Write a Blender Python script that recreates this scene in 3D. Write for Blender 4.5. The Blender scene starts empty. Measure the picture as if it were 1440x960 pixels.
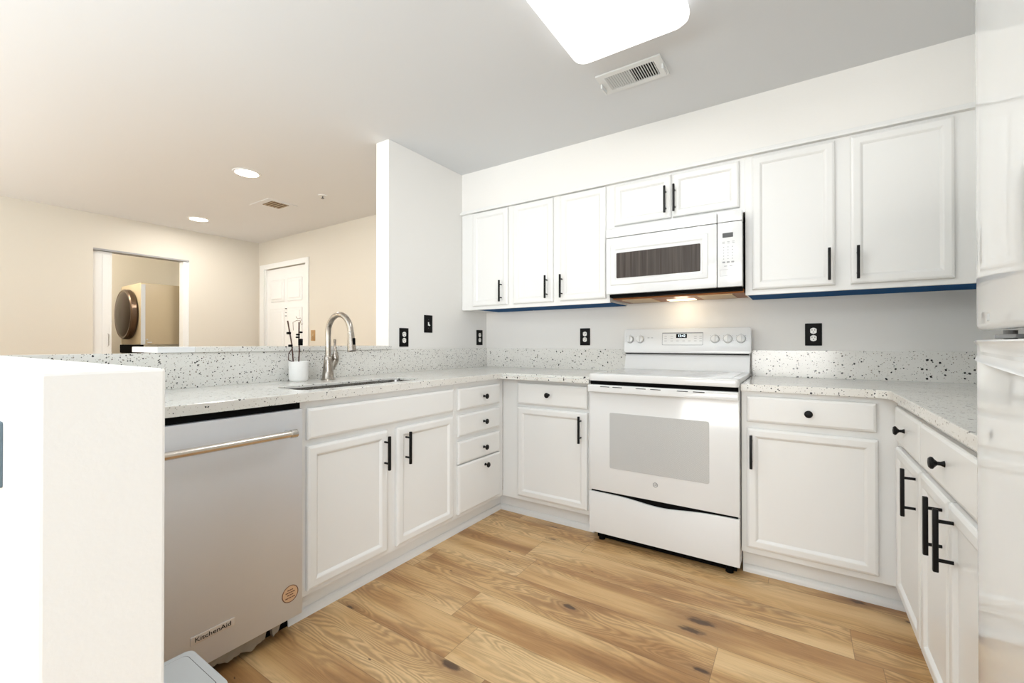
import bpy, bmesh, math, random
from mathutils import Vector, Matrix
from mathutils.geometry import tessellate_polygon
random.seed(7)
C = bpy.context.scene.collection
PI = math.pi

# ------------------------------------------------------------------ camera, world, lights, exposure
sc = bpy.context.scene
cd = bpy.data.cameras.new('camera'); cam = bpy.data.objects.new('camera', cd); C.objects.link(cam)
cam.location = (2.2013, -2.9428, 1.0975)
cam.rotation_euler = (math.radians(90 + .2769), 0, math.radians(33.417))
cd.sensor_width = 36; cd.lens = 36 * 612.24 / 1440; cd.clip_start = .02
sc.camera = cam
sc.view_settings.view_transform = 'Standard'; sc.view_settings.look = 'None'
sc.view_settings.gamma = 1; sc.view_settings.use_curve_mapping = False
sc.view_settings.exposure = 0.80
w = bpy.data.worlds.new('world'); sc.world = w; w.use_nodes = True
bg = w.node_tree.nodes['Background']; bg.inputs[0].default_value = (.88, .97, 1.08, 1); bg.inputs[1].default_value = .24

def area(name, loc, rot, sx, sy, power, col=(1, 1, 1)):
    l = bpy.data.lights.new(name, 'AREA'); l.shape = 'RECTANGLE'; l.size = sx; l.size_y = sy
    l.energy = power; l.color = col
    o = bpy.data.objects.new(name, l); C.objects.link(o); o.location = loc; o.rotation_euler = rot
    return o
# added fill lamps behind the camera and from the right, not real windows
area('frontal_fill', (3.0, -25.0, 1.3), (math.radians(90), 0, 0), 10.0, 3.6, 960, (1, .975, .935))
area('side_fill', (6.0, -7.0, 1.35), (math.radians(90), 0, math.radians(44)), 2.8, 2.2, 135, (.95, .98, 1))  # extra lamp added to brighten the cabinet faces turned right
# upward fill lamps added behind the camera to brighten the ceiling
area('kitchen_ceiling_fill', (1.2, -4.6, 1.2), (PI, 0, 0), 2.4, 1.2, 84, (.78, .91, 1))
area('far_room_ceiling_fill', (-2.0, -4.9, 1.0), (PI, 0, 0), 2.4, 1.6, 72, (.80, .92, 1))

def point(name, loc, power, r=.06, col=(1, .95, .88)):
    l = bpy.data.lights.new(name, 'POINT'); l.energy = power; l.shadow_soft_size = r; l.color = col
    o = bpy.data.objects.new(name, l); C.objects.link(o); o.location = loc
    return o

# ------------------------------------------------------------------ materials
def srgb(r, g, b):
    f = lambda c: (c / 255 / 12.92) if c / 255 <= .04045 else ((c / 255 + .055) / 1.055) ** 2.4
    return (f(r), f(g), f(b), 1)

def mat(name, col, rough=.5, metal=0., emit=None, estr=1., spec=.5, bump=0., bscale=60., coat=0.):
    m = bpy.data.materials.new(name); m.use_nodes = True
    nt = m.node_tree; b = nt.nodes['Principled BSDF']
    b.inputs['Base Color'].default_value = col
    b.inputs['Roughness'].default_value = rough; b.inputs['Metallic'].default_value = metal
    b.inputs['Specular IOR Level'].default_value = spec
    if coat: b.inputs['Coat Weight'].default_value = coat; b.inputs['Coat Roughness'].default_value = .04
    if emit: b.inputs['Emission Color'].default_value = emit; b.inputs['Emission Strength'].default_value = estr
    if bump:
        t = nt.nodes.new('ShaderNodeTexCoord'); n = nt.nodes.new('ShaderNodeTexNoise'); bp = nt.nodes.new('ShaderNodeBump')
        n.inputs['Scale'].default_value = bscale; n.inputs['Detail'].default_value = 3
        bp.inputs['Strength'].default_value = bump; bp.inputs['Distance'].default_value = .002
        nt.links.new(t.outputs['Object'], n.inputs['Vector']); nt.links.new(n.outputs['Fac'], bp.inputs['Height'])
        nt.links.new(bp.outputs['Normal'], b.inputs['Normal'])
    return m

class NT:
    """tiny helper for node graphs"""
    def __init__(s, m): s.nt = m.node_tree; s.b = s.nt.nodes['Principled BSDF']
    def n(s, t, **k):
        x = s.nt.nodes.new(t)
        for a, v in k.items(): setattr(x, a, v)
        return x
    def l(s, a, b): s.nt.links.new(a, b)
    def math(s, op, a, b=None, c=None):
        x = s.n('ShaderNodeMath', operation=op)
        for i, v in enumerate((a, b, c)):
            if v is None: continue
            if isinstance(v, (int, float)): x.inputs[i].default_value = v
            else: s.l(v, x.inputs[i])
        return x.outputs[0]
    def comb(s, a, b, c):
        x = s.n('ShaderNodeCombineXYZ')
        for i, v in enumerate((a, b, c)):
            if isinstance(v, (int, float)): x.inputs[i].default_value = v
            else: s.l(v, x.inputs[i])
        return x.outputs[0]
    def ramp(s, f, stops):
        x = s.n('ShaderNodeValToRGB'); e = x.color_ramp.elements
        while len(e) < len(stops): e.new(.5)
        for i, (p, c) in enumerate(stops): e[i].position = p; e[i].color = c
        s.l(f, x.inputs[0]); return x.outputs[0]
    def mix(s, f, a, b, mode='MIX'):
        x = s.n('ShaderNodeMix', data_type='RGBA', blend_type=mode)
        for i, v in ((0, f), (6, a), (7, b)):
            if isinstance(v, (int, float)): x.inputs[i].default_value = v
            elif isinstance(v, tuple): x.inputs[i].default_value = v
            else: s.l(v, x.inputs[i])
        return x.outputs[2]

def terrazzo_mat():
    m = mat('terrazzo', srgb(226, 223, 217), .16); g = NT(m)
    tc = g.n('ShaderNodeTexCoord').outputs['Object']
    nz = g.n('ShaderNodeTexNoise'); nz.inputs['Scale'].default_value = 45; g.l(tc, nz.inputs['Vector'])
    vm = g.n('ShaderNodeVectorMath', operation='MULTIPLY_ADD'); g.l(nz.outputs['Color'], vm.inputs[0])
    vm.inputs[1].default_value = (.011, .011, .011); g.l(tc, vm.inputs[2])
    col = srgb(226, 224, 218)
    nb = g.n('ShaderNodeTexNoise'); nb.inputs['Scale'].default_value = 9; nb.inputs['Detail'].default_value = 4; g.l(tc, nb.inputs['Vector'])
    cur = g.mix(nb.outputs['Fac'], srgb(229, 227, 221), srgb(216, 213, 206))
    for sc_, thr, rad, colr, off in ((190., .72, .34, srgb(176, 168, 156), 3.1), (95., .80, .30, srgb(142, 132, 120), 7.7),
                                (118., .72, .38, srgb(45, 44, 46), 0.), (60., .80, .36, srgb(26, 26, 30), 12.3)):
        mp = g.n('ShaderNodeMapping'); mp.inputs['Location'].default_value = (off, off * .7, off * 1.3); g.l(vm.outputs[0], mp.inputs[0])
        v = g.n('ShaderNodeTexVoronoi'); v.inputs['Scale'].default_value = sc_; g.l(mp.outputs[0], v.inputs['Vector'])
        sp = g.n('ShaderNodeSeparateColor'); g.l(v.outputs['Color'], sp.inputs[0])
        pick = g.math('GREATER_THAN', sp.outputs[0], thr)
        r = g.math('MULTIPLY', g.math('ADD', g.math('MULTIPLY', sp.outputs[1], .75), .25), rad)
        ins = g.math('LESS_THAN', v.outputs['Distance'], r)
        cur = g.mix(g.math('MULTIPLY', pick, ins), cur, colr)
    g.l(cur, g.b.inputs['Base Color'])
    return m

def floor_mat():
    m = mat('oak_planks', srgb(200, 160, 105), .38); g = NT(m)
    tc = g.n('ShaderNodeTexCoord').outputs['Object']
    sp = g.n('ShaderNodeSeparateXYZ'); g.l(tc, sp.inputs[0]); X, Y = sp.outputs[0], sp.outputs[1]
    W, L = .195, 1.35
    v = g.math('DIVIDE', g.math('ADD', Y, 1.02), W); row = g.math('FLOOR', v); fy = g.math('SUBTRACT', v, row)
    wr = g.n('ShaderNodeTexWhiteNoise', noise_dimensions='1D'); g.l(row, wr.inputs['W'])
    u = g.math('ADD', g.math('DIVIDE', X, L), g.math('MULTIPLY', wr.outputs['Value'], 7.3)); colu = g.math('FLOOR', u); fx = g.math('SUBTRACT', u, colu)
    wn = g.n('ShaderNodeTexWhiteNoise', noise_dimensions='2D'); g.l(g.comb(row, colu, 0), wn.inputs['Vector'])
    rs = g.n('ShaderNodeSeparateColor'); g.l(wn.outputs['Color'], rs.inputs[0])
    r1, r2, r3 = rs.outputs
    seam = g.math('MAXIMUM', g.math('LESS_THAN', g.math('MINIMUM', fy, g.math('SUBTRACT', 1., fy)), .006),
                  g.math('LESS_THAN', g.math('MINIMUM', fx, g.math('SUBTRACT', 1., fx)), .0009))
    # coordinates private to each plank
    px = g.math('ADD', X, g.math('MULTIPLY', r1, 31.)); py = g.math('ADD', Y, g.math('MULTIPLY', r2, 17.))
    def noise(vec, scale, det=3., rough=.55, dist=0.):
        n = g.n('ShaderNodeTexNoise'); n.inputs['Scale'].default_value = scale; n.inputs['Detail'].default_value = det
        n.inputs['Roughness'].default_value = rough; n.inputs['Distortion'].default_value = dist
        g.l(vec, n.inputs['Vector']); return n.outputs['Fac']
    # knots
    kv = g.n('ShaderNodeTexVoronoi', voronoi_dimensions='2D'); kv.inputs['Scale'].default_value = 1.0; kv.inputs['Randomness'].default_value = .9
    g.l(g.comb(g.math('MULTIPLY', px, 1.9), g.math('MULTIPLY', py, 5.2), 0.), kv.inputs['Vector'])
    ks = g.n('ShaderNodeSeparateColor'); g.l(kv.outputs['Color'], ks.inputs[0])
    kd0 = kv.outputs['Distance']
    kw = noise(g.comb(g.math('MULTIPLY', px, 18.), g.math('MULTIPLY', py, 45.), 0.), 1., 3.)
    kd = g.math('ADD', kd0, g.math('MULTIPLY', g.math('SUBTRACT', kw, .5), .16))
    krad = g.math('ADD', g.math('MULTIPLY', g.math('SUBTRACT', ks.outputs[0], .66), .40), 0.)
    knot = g.n('ShaderNodeMapRange', interpolation_type='SMOOTHSTEP'); g.l(kd, knot.inputs[0])
    g.l(g.math('MAXIMUM', krad, .0001), knot.inputs[2]); g.l(g.math('MULTIPLY', g.math('MAXIMUM', krad, .0001), .45), knot.inputs[1]); knot.inputs[3].default_value = 1.; knot.inputs[4].default_value = 0.
    halo = g.n('ShaderNodeMapRange', interpolation_type='SMOOTHSTEP'); g.l(kd0, halo.inputs[0])
    g.l(g.math('MAXIMUM', g.math('MULTIPLY', krad, 4.2), .0001), halo.inputs[2]); halo.inputs[1].default_value = 0.; halo.inputs[3].default_value = 1.; halo.inputs[4].default_value = 0.
    # broad tone bands along the plank
    tone = noise(g.comb(g.math('MULTIPLY', px, 1.1), g.math('MULTIPLY', py, 7.), 0.), 1., 2., .5, .3)
    # cathedral grain
    ph = noise(g.comb(g.math('MULTIPLY', px, 1.3), g.math('MULTIPLY', py, 7.), 0.), 1., 2., .5, .2)
    ph2 = noise(g.comb(g.math('MULTIPLY', px, 25.), g.math('MULTIPLY', py, 60.), 0.), 1., 2.)
    phs = g.math('ADD', g.math('MULTIPLY', ph, 150.), g.math('ADD', g.math('MULTIPLY', ph2, 3.5), g.math('MULTIPLY', halo.outputs[0], 18.)))
    cath = g.math('ADD', g.math('MULTIPLY', g.math('SINE', phs), .5), .5)
    cmask = noise(g.comb(g.math('MULTIPLY', px, 1.1), g.math('MULTIPLY', py, 5.), 3.), 1., 1.)
    fine = noise(g.comb(g.math('MULTIPLY', px, 5.), g.math('MULTIPLY', py, 190.), 0.), 1., 4., .6)
    streak = noise(g.comb(g.math('MULTIPLY', px, 1.8), g.math('MULTIPLY', py, 48.), 5.), 1., 3., .6)
    t = g.math('ADD', g.math('MULTIPLY', tone, 1.75), g.math('MULTIPLY', g.math('SUBTRACT', r3, .5), .34))
    t = g.math('ADD', t, g.math('MULTIPLY', g.math('SUBTRACT', streak, .5), .28))
    t = g.math('SUBTRACT', t, .33)
    base = g.ramp(t, [(.13, srgb(158, 115, 71)), (.33, srgb(184, 139, 89)), (.52, srgb(212, 172, 119)), (.82, srgb(228, 194, 143))])
    c1 = g.mix(g.math('MULTIPLY', g.math('MULTIPLY', cath, g.math('SMOOTH_MIN', g.math('MULTIPLY', g.math('MAXIMUM', g.math('SUBTRACT', cmask, .36), 0.), 5.), 1., .1)), .5), base, srgb(136, 96, 58))
    c2 = g.mix(g.math('MULTIPLY', g.math('MAXIMUM', g.math('SUBTRACT', .50, fine), 0.), 1.2), c1, srgb(112, 72, 40))
    c3 = g.mix(g.math('MULTIPLY', halo.outputs[0], .5), c2, srgb(118, 76, 44))
    c4 = g.mix(g.math('MULTIPLY', knot.outputs[0], .85), c3, srgb(66, 44, 32))
    c5 = g.mix(g.math('MULTIPLY', seam, .45), c4, srgb(96, 62, 36))
    hsv = g.n('ShaderNodeHueSaturation'); hsv.inputs['Saturation'].default_value = 1.0
    hsv.inputs['Value'].default_value = 1.0; g.l(c5, hsv.inputs['Color'])
    g.l(hsv.outputs[0], g.b.inputs['Base Color'])
    bp = g.n('ShaderNodeBump'); bp.inputs['Strength'].default_value = .12; bp.inputs['Distance'].default_value = .001
    g.l(g.math('SUBTRACT', fine, g.math('MULTIPLY', seam, 3.)), bp.inputs['Height']); g.l(bp.outputs[0], g.b.inputs['Normal'])
    return m

def steel_mat(name, col, rough, axis, scale=260.):
    m = mat(name, col, rough, 1.); g = NT(m)
    tc = g.n('ShaderNodeTexCoord').outputs['Object']
    mp = g.n('ShaderNodeMapping'); s = [scale] * 3; s[axis] = 2.
    mp.inputs['Scale'].default_value = s; g.l(tc, mp.inputs[0])
    n = g.n('ShaderNodeTexNoise'); n.inputs['Scale'].default_value = 1.; n.inputs['Detail'].default_value = 3; g.l(mp.outputs[0], n.inputs['Vector'])
    n2 = g.n('ShaderNodeTexNoise'); n2.inputs['Scale'].default_value = 9.; n2.inputs['Detail'].default_value = 5; g.l(tc, n2.inputs['Vector'])
    g.l(g.math('ADD', g.math('MULTIPLY', n.outputs['Fac'], .10), g.math('ADD', g.math('MULTIPLY', n2.outputs['Fac'], .12), rough - .11)), g.b.inputs['Roughness'])
    bp = g.n('ShaderNodeBump'); bp.inputs['Strength'].default_value = .05; bp.inputs['Distance'].default_value = .0006
    g.l(n.outputs['Fac'], bp.inputs['Height']); g.l(bp.outputs[0], g.b.inputs['Normal'])
    return m

M = dict(
    wall=mat('white_wall_paint', srgb(233, 230, 225), .6, bump=.25, bscale=140),
    cream=mat('cream_wall_paint', srgb(211, 204, 191), .6, bump=.2, bscale=140),
    ceil=mat('ceiling_paint', srgb(222, 223, 224), .8),
    cab=mat('white_cabinet_paint', srgb(232, 231, 228), .32),
    trim=mat('white_trim_paint', srgb(230, 229, 226), .35),
    appl=mat('white_enamel', srgb(227, 227, 226), .13, spec=.55),
    plastic=mat('white_plastic', srgb(228, 228, 226), .3),
    fridge=mat('glossy_white_enamel', srgb(224, 224, 222), .045, spec=.62, coat=.3),
    grey=mat('grey_plastic', srgb(150, 150, 150), .4),
    lgrey=mat('pale_grey_plastic', srgb(206, 209, 210), .4),
    dgrey=mat('dark_grey_plastic', srgb(70, 70, 70), .4),
    black=mat('matt_black_metal', srgb(14, 13, 13), .42, spec=.2),
    bplate=mat('black_cover_plate', srgb(12, 11, 11), .5, spec=.15),
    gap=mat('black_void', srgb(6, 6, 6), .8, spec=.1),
    blue=mat('blue_paint', srgb(0, 76, 128), .8, spec=.15),
    pot=mat('white_ceramic', srgb(238, 236, 232), .3),
    stem=mat('brown_stem', srgb(74, 48, 38), .6),
    root=mat('dry_root', srgb(140, 122, 104), .7),
    gold=mat('brass_plate', srgb(188, 152, 106), .35, .6),
    tan=mat('tan_enamel', srgb(188, 172, 142), .35),
    laundry=mat('laundry_wall', srgb(226, 220, 206), .6),
    chrome=mat('chrome', srgb(200, 198, 194), .15, 1.),
    nickel=steel_mat('brushed_nickel', srgb(168, 160, 150), .28, 2, 400),
    steel=steel_mat('brushed_steel', srgb(222, 224, 228), .50, 2, 500),
    handle=steel_mat('satin_handle_steel', srgb(214, 206, 196), .24, 1, 400),
    sink=steel_mat('sink_steel', srgb(150, 148, 145), .28, 0),
    filt=mat('grease_filter', srgb(186, 160, 122), .4, .8),
    copper=mat('scorched_metal', srgb(140, 86, 44), .45, .7),
    stick=mat('sticker_paper', srgb(214, 176, 138), .6),
    brown=mat('sticker_ink', srgb(98, 52, 36), .6),
    badge=mat('badge_face', srgb(214, 206, 198), .3, .3),
    ins=mat('torn_insulation', srgb(158, 148, 134), .9, bump=1., bscale=80),
    slot=mat('socket_slot', srgb(90, 84, 78), .5),
    white=mat('white_receptacle', srgb(238, 236, 230), .3),
    lamp=mat('light_diffuser', srgb(250, 250, 250), .4, emit=(1, 1, 1, 1), estr=.62),
    reces=mat('downlight_lens', srgb(255, 255, 255), .4, emit=(1, .96, .9, 1), estr=9),
    hood=mat('hood_lamp_lens', srgb(255, 240, 200), .3, emit=(1, .84, .58, 1), estr=.9),
    clock=mat('clock_digits', srgb(220, 235, 245), .4, emit=(.8, .95, 1, 1), estr=1.2),
    glassb=mat('dark_round_glass', srgb(46, 32, 20), .35, spec=.3),
    ring=mat('dark_ring', srgb(96, 78, 62), .3, .7),
)
M['steel'].node_tree.nodes['Principled BSDF'].inputs['Metallic'].default_value = .72
M['terr'] = terrazzo_mat(); M['floor'] = floor_mat()

def oven_glass():
    m = mat('oven_window_glass', srgb(186, 186, 184), .1, spec=.6); g = NT(m)
    tc = g.n('ShaderNodeTexCoord').outputs['Object']; sp = g.n('ShaderNodeSeparateXYZ'); g.l(tc, sp.inputs[0])
    a = g.math('SINE', g.math('MULTIPLY', sp.outputs[0], 1100.)); b = g.math('SINE', g.math('MULTIPLY', sp.outputs[2], 1100.))
    f = g.math('GREATER_THAN', g.math('MULTIPLY', a, b), .15)
    g.l(g.mix(f, srgb(178, 178, 176), srgb(216, 216, 214)), g.b.inputs['Base Color']); return m
M['oven'] = oven_glass()
def micro_glass():
    m = mat('microwave_window_mesh', srgb(80, 74, 70), .3, spec=.2); g = NT(m)
    tc = g.n('ShaderNodeTexCoord').outputs['Object']; mp = g.n('ShaderNodeMapping'); mp.inputs['Scale'].default_value = (90, 1, 2); g.l(tc, mp.inputs[0])
    n = g.n('ShaderNodeTexNoise'); n.inputs['Scale'].default_value = 1.; n.inputs['Detail'].default_value = 2; g.l(mp.outputs[0], n.inputs['Vector'])
    g.l(g.ramp(n.outputs['Fac'], [(.3, srgb(60, 50, 44)), (.5, srgb(72, 65, 60)), (.7, srgb(86, 77, 70))]), g.b.inputs['Base Color']); return m
M['micro'] = micro_glass()

# ------------------------------------------------------------------ mesh helpers
def bm_new(): return bmesh.new()
def box(bm, x0, x1, y0, y1, z0, z1, bev=0., seg=2):
    b = bmesh.new()
    bmesh.ops.create_cube(b, size=1)
    for v in b.verts: v.co = Vector(((x0 + x1) / 2 + v.co.x * (x1 - x0), (y0 + y1) / 2 + v.co.y * (y1 - y0), (z0 + z1) / 2 + v.co.z * (z1 - z0)))
    if bev: bmesh.ops.bevel(b, geom=b.edges[:], offset=bev, segments=seg, profile=.6, affect='EDGES')
    merge(bm, b); return bm
def merge(bm, b, mtx=None):
    if mtx: bmesh.ops.transform(b, matrix=mtx, verts=b.verts)
    me = bpy.data.meshes.new('t'); b.to_mesh(me); b.free(); bm.from_mesh(me); bpy.data.meshes.remove(me)
def cyl(bm, p0, p1, r0, r1=None, n=20, cap=True):
    r1 = r0 if r1 is None else r1; p0 = Vector(p0); p1 = Vector(p1); d = (p1 - p0)
    b = bmesh.new(); bmesh.ops.create_cone(b, cap_ends=cap, segments=n, radius1=r0, radius2=r1, depth=d.length)
    q = Vector((0, 0, 1)).rotation_difference(d.normalized()).to_matrix().to_4x4()
    merge(bm, b, Matrix.Translation((p0 + p1) / 2) @ q); return bm
def lathe(bm, prof, origin=(0, 0, 0), axis=(0, 0, 1), n=28):
    q = Vector((0, 0, 1)).rotation_difference(Vector(axis).normalized()).to_matrix().to_4x4()
    b = bmesh.new(); rings = []
    for r, z in prof:
        rings.append([b.verts.new((max(r, 1e-5) * math.cos(2 * PI * i / n), max(r, 1e-5) * math.sin(2 * PI * i / n), z)) for i in range(n)])
    for a, c in zip(rings, rings[1:]):
        for i in range(n): b.faces.new((a[i], a[(i + 1) % n], c[(i + 1) % n], c[i]))
    if prof[0][0] > 1e-4: b.faces.new(rings[0][::-1])
    if prof[-1][0] > 1e-4: b.faces.new(rings[-1])
    bmesh.ops.recalc_face_normals(b, faces=b.faces)
    merge(bm, b, Matrix.Translation(origin) @ q); return bm
def tube(bm, pts, rad, n=14):
    pts = [Vector(p) for p in pts]; rs = rad if isinstance(rad, (list, tuple)) else [rad] * len(pts)
    b = bmesh.new(); rings = []; up = None
    for i, p in enumerate(pts):
        t = (pts[min(i + 1, len(pts) - 1)] - pts[max(i - 1, 0)]).normalized()
        if up is None: up = t.orthogonal().normalized()
        up = (up - t * up.dot(t)).normalized(); s = t.cross(up)
        rings.append([b.verts.new(p + (up * math.cos(2 * PI * k / n) + s * math.sin(2 * PI * k / n)) * rs[i]) for k in range(n)])
    for a, c in zip(rings, rings[1:]):
        for k in range(n): b.faces.new((a[k], a[(k + 1) % n], c[(k + 1) % n], c[k]))
    b.faces.new(rings[0][::-1]); b.faces.new(rings[-1])
    bmesh.ops.recalc_face_normals(b, faces=b.faces); merge(bm, b); return bm
def rrect(x0, x1, y0, y1, r, n=6):
    out = []
    for cx_, cy_, a0 in ((x1 - r, y1 - r, 0), (x0 + r, y1 - r, PI / 2), (x0 + r, y0 + r, PI), (x1 - r, y0 + r, 3 * PI / 2)):
        for i in range(n + 1):
            a = a0 + PI / 2 * i / n; out.append((cx_ + r * math.cos(a), cy_ + r * math.sin(a)))
    return out
def prism(bm, outer, z0, z1, holes=(), mtx=None, bev=0., top_only=False):
    """extrude a 2D polygon (with holes) between z0 and z1"""
    b = bmesh.new(); loops = [outer] + list(holes)
    flat = [p for l in loops for p in l]
    tris = tessellate_polygon([[Vector((x, y, 0)) for x, y in l] for l in loops])
    lo = [b.verts.new((x, y, z0)) for x, y in flat]; hi = [b.verts.new((x, y, z1)) for x, y in flat]
    for t in tris:
        try: b.faces.new([hi[i] for i in t]); b.faces.new([lo[i] for i in reversed(t)])
        except ValueError: pass
    k = 0
    for l in loops:
        n = len(l)
        for i in range(n):
            j = (i + 1) % n
            b.faces.new((lo[k + i], lo[k + j], hi[k + j], hi[k + i]))
        k += n
    bmesh.ops.recalc_face_normals(b, faces=b.faces)
    bmesh.ops.dissolve_limit(b, angle_limit=.01, verts=b.verts, edges=b.edges)
    if bev:
        es = [e for e in b.edges if len(e.link_faces) == 2 and e.calc_face_angle(0) > 1.2 and abs(e.verts[0].co.z - e.verts[1].co.z) < 1e-6 and (not top_only or e.verts[0].co.z > z1 - 1e-5)]
        bmesh.ops.bevel(b, geom=es, offset=bev, segments=2, profile=.6, affect='EDGES')
    merge(bm, b, mtx); return bm
def text_bm(bm, s, size, mtx, extrude=.0006, align='CENTER', shear=0.):
    cu = bpy.data.curves.new('t', 'FONT'); cu.body = s; cu.size = size; cu.extrude = extrude; cu.align_x = align; cu.align_y = 'CENTER'; cu.shear = shear; cu.resolution_u = 3
    o = bpy.data.objects.new('t', cu); C.objects.link(o); bpy.context.view_layer.update()
    me = bpy.data.meshes.new_from_object(o.evaluated_get(bpy.context.evaluated_depsgraph_get()))
    b = bmesh.new(); b.from_mesh(me); bpy.data.objects.remove(o); bpy.data.curves.remove(cu); bpy.data.meshes.remove(me)
    merge(bm, b, mtx); return bm
FRONT = Matrix.Rotation(PI / 2, 4, 'X')      # drawing plane xy -> facing -y
def at(x, y, z): return Matrix.Translation((x, y, z)) @ FRONT

def obj(name, bm, m, parent=None, smooth=True, label=None):
    me = bpy.data.meshes.new(name); bm.to_mesh(me); bm.free()
    o = bpy.data.objects.new(name, me); C.objects.link(o)
    for x in (m if isinstance(m, (list, tuple)) else [m]): me.materials.append(M[x] if isinstance(x, str) else x)
    if parent: o.parent = parent
    if smooth:
        for p in me.polygons: p.use_smooth = True
        try: me.set_sharp_from_angle(angle=math.radians(35))
        except Exception: pass
    if label: o['label'] = label
    return o
def thing(name, label, cat, loc=(0, 0, 0), rz=0, group=None):
    o = bpy.data.objects.new(name, None); C.objects.link(o); o.location = loc; o.rotation_euler = (0, 0, rz)
    o.empty_display_size = .1; o['label'] = label; o['category'] = cat
    if group: o['group'] = group
    return o
def tag(o, label, cat, group=None):
    o['label'] = label; o['category'] = cat
    if group: o['group'] = group
    return o
def struct(name, bm, m, smooth=False):
    o = obj(name, bm, m, smooth=smooth); o['kind'] = 'structure'; return o
B = bm_new

# ------------------------------------------------------------------ the room
ZC = 2.415
XR = 3.135          # right wall
XL = -3.736         # far left wall
struct('floor', box(B(), XL, XR + .1, -6.0, 0.1, -.05, 0), 'floor')
struct('ceiling', box(B(), XL - .12, XR + .1, -6.0, .12, ZC, ZC + .1), 'ceil')
struct('wall_back', box(B(), 0, XR + .12, 0, .12, 0, ZC), 'wall')
struct('wall_right', box(B(), XR, XR + .12, -3.15, 0, 0, ZC), 'wall')
struct('wall_divider', box(B(), -.122, 0, -1.046, 0, 0, ZC, .003), 'wall')
struct('rear_light_block', box(B(), XL, -.25, -6.1, -6.0, 0, ZC), 'cream')  # unseen panel added to keep the frontal fill off the entry wall
# entry wall with the opening of the entry door
DX0, DX1, DZ = -3.573, -2.642, 2.05
b = B(); box(b, XL - .12, DX0, 0, .12, 0, ZC); box(b, DX1, -.001, 0, .12, 0, ZC); box(b, DX0, DX1, 0, .12, DZ, ZC)
struct('wall_entry', b, 'cream')
# left wall with the laundry opening
OY0, OY1, OZ = -1.609, -.782, 2.066
b = B(); box(b, XL - .12, XL, -6.0, OY0, 0, ZC); box(b, XL - .12, XL, OY1, 0, 0, ZC); box(b, XL - .12, XL, OY0, OY1, OZ, ZC)
struct('wall_left', b, 'cream')
# laundry room shell beyond the opening
struct('wall_laundry_back', box(B(), -5.55, -5.43, -2.4, .1, 0, ZC), 'laundry')
struct('wall_laundry_left', box(B(), -5.43, XL - .12, -2.4, -2.3, 0, ZC), 'laundry')
struct('wall_laundry_right', box(B(), -5.43, XL - .12, -.12, 0, 0, ZC), 'laundry')
struct('ceiling_laundry', box(B(), -5.55, XL - .12, -2.4, .1, ZC, ZC + .1), 'ceil')
struct('floor_laundry', box(B(), -5.55, XL, -2.4, .1, -.05, 0), 'floor')
# soffit above the upper cabinets
struct('wall_soffit', box(B(), 0, XR, -.317, 0, 2.122, ZC), 'wall')
b = B(); box(b, 0, XR, -.345, -.10, 2.0925, 2.107, .004); box(b, 0, XR, -.332, -.10, 2.107, 2.122, .004)
struct('trim_1', b, 'trim')
# low wall behind the peninsula and the return at its end
struct('wall_peninsula', box(B(), -.122, 0, -2.697, -1.046, 0, 1.054), 'wall')
struct('wall_peninsula_end', box(B(), -.122, 1.45, -2.821, -2.697, 0, 1.0625, .004), 'wall')
# baseboards in the far room
struct('baseboard_left', box(B(), XL, XL + .014, -5.9, OY0 - .01, 0, .09, .003), 'trim')
struct('baseboard_entry', box(B(), -2.58, -.13, -.014, 0, 0, .09, .003), 'trim')

# shoe moulding and toe strip along the kitchen cabinets
def shoe(path, name):
    b = B()
    for (x0, y0), (x1, y1) in zip(path, path[1:]):
        prof = [(0, 0), (.016, 0), (.015, .006), (.012, .011), (.006, .015), (0, .017)]
        if abs(x1 - x0) < 1e-6:   # runs along y, thickness towards path side sign
            s = 1 if x0 < 1.5 else -1
            v0 = [b.verts.new((x0 + s * p, y0, q * 2.0)) for p, q in prof]; v1 = [b.verts.new((x0 + s * p, y1, q * 2.0)) for p, q in prof]
        else:
            v0 = [b.verts.new((x0, y0 - p, q * 2.0)) for p, q in prof]; v1 = [b.verts.new((x1, y1 - p, q * 2.0)) for p, q in prof]
        for i in range(len(prof) - 1): b.faces.new((v0[i], v0[i + 1], v1[i + 1], v1[i]))
        b.faces.new(v0); b.faces.new(v1[::-1])
    bmesh.ops.recalc_face_normals(b, faces=b.faces)
    return struct(name, b, 'trim')
shoe([(.531, -2.008), (.531, -.551)], 'trim_2')
shoe([(.531, -.551), (1.205, -.551)], 'trim_3')
shoe([(1.972, -.551), (2.592, -.551)], 'trim_4')
shoe([(2.591, -.56), (2.591, -1.80)], 'trim_5')

# ------------------------------------------------------------------ entry door (far room)
d = thing('door_1', 'white six panel entry door', 'door'); d['kind'] = 'structure'
b = B(); box(b, DX0, DX1, .02, .06, .005, DZ - .006)
w_ = DX1 - DX0
for (cx0, cx1) in ((.12, .46), (.54, .88)):
    for (z0, z1) in ((1.62, 1.90), (1.0, 1.54), (.22, .86)):
        X0, X1 = DX0 + cx0 * w_, DX0 + cx1 * w_
        box(b, X0, X1, .012, .022, z0, z1, .009, 1); box(b, X0 + .035, X1 - .035, .005, .02, z0 + .035, z1 - .035, .006, 1)
obj('door_slab', b, 'trim', d, smooth=False)
b = B(); lathe(b, [(.0, 0), (.025, 0), (.025, .006), (.01, .01), (.01, .04), (.026, .05), (.03, .062), (.024, .074), (0, .078)], (DX1 - .07, .02, .95), (0, -1, 0))
obj('knob', b, 'gold', d)
for z_ in (1.53, 1.48, 1.44): obj('peephole' if z_ == 1.53 else 'screw', cyl(B(), (-3.099, .021, z_), (-3.099, .004, z_), .006 if z_ > 1.5 else .004, n=12), 'dgrey', d)
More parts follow.
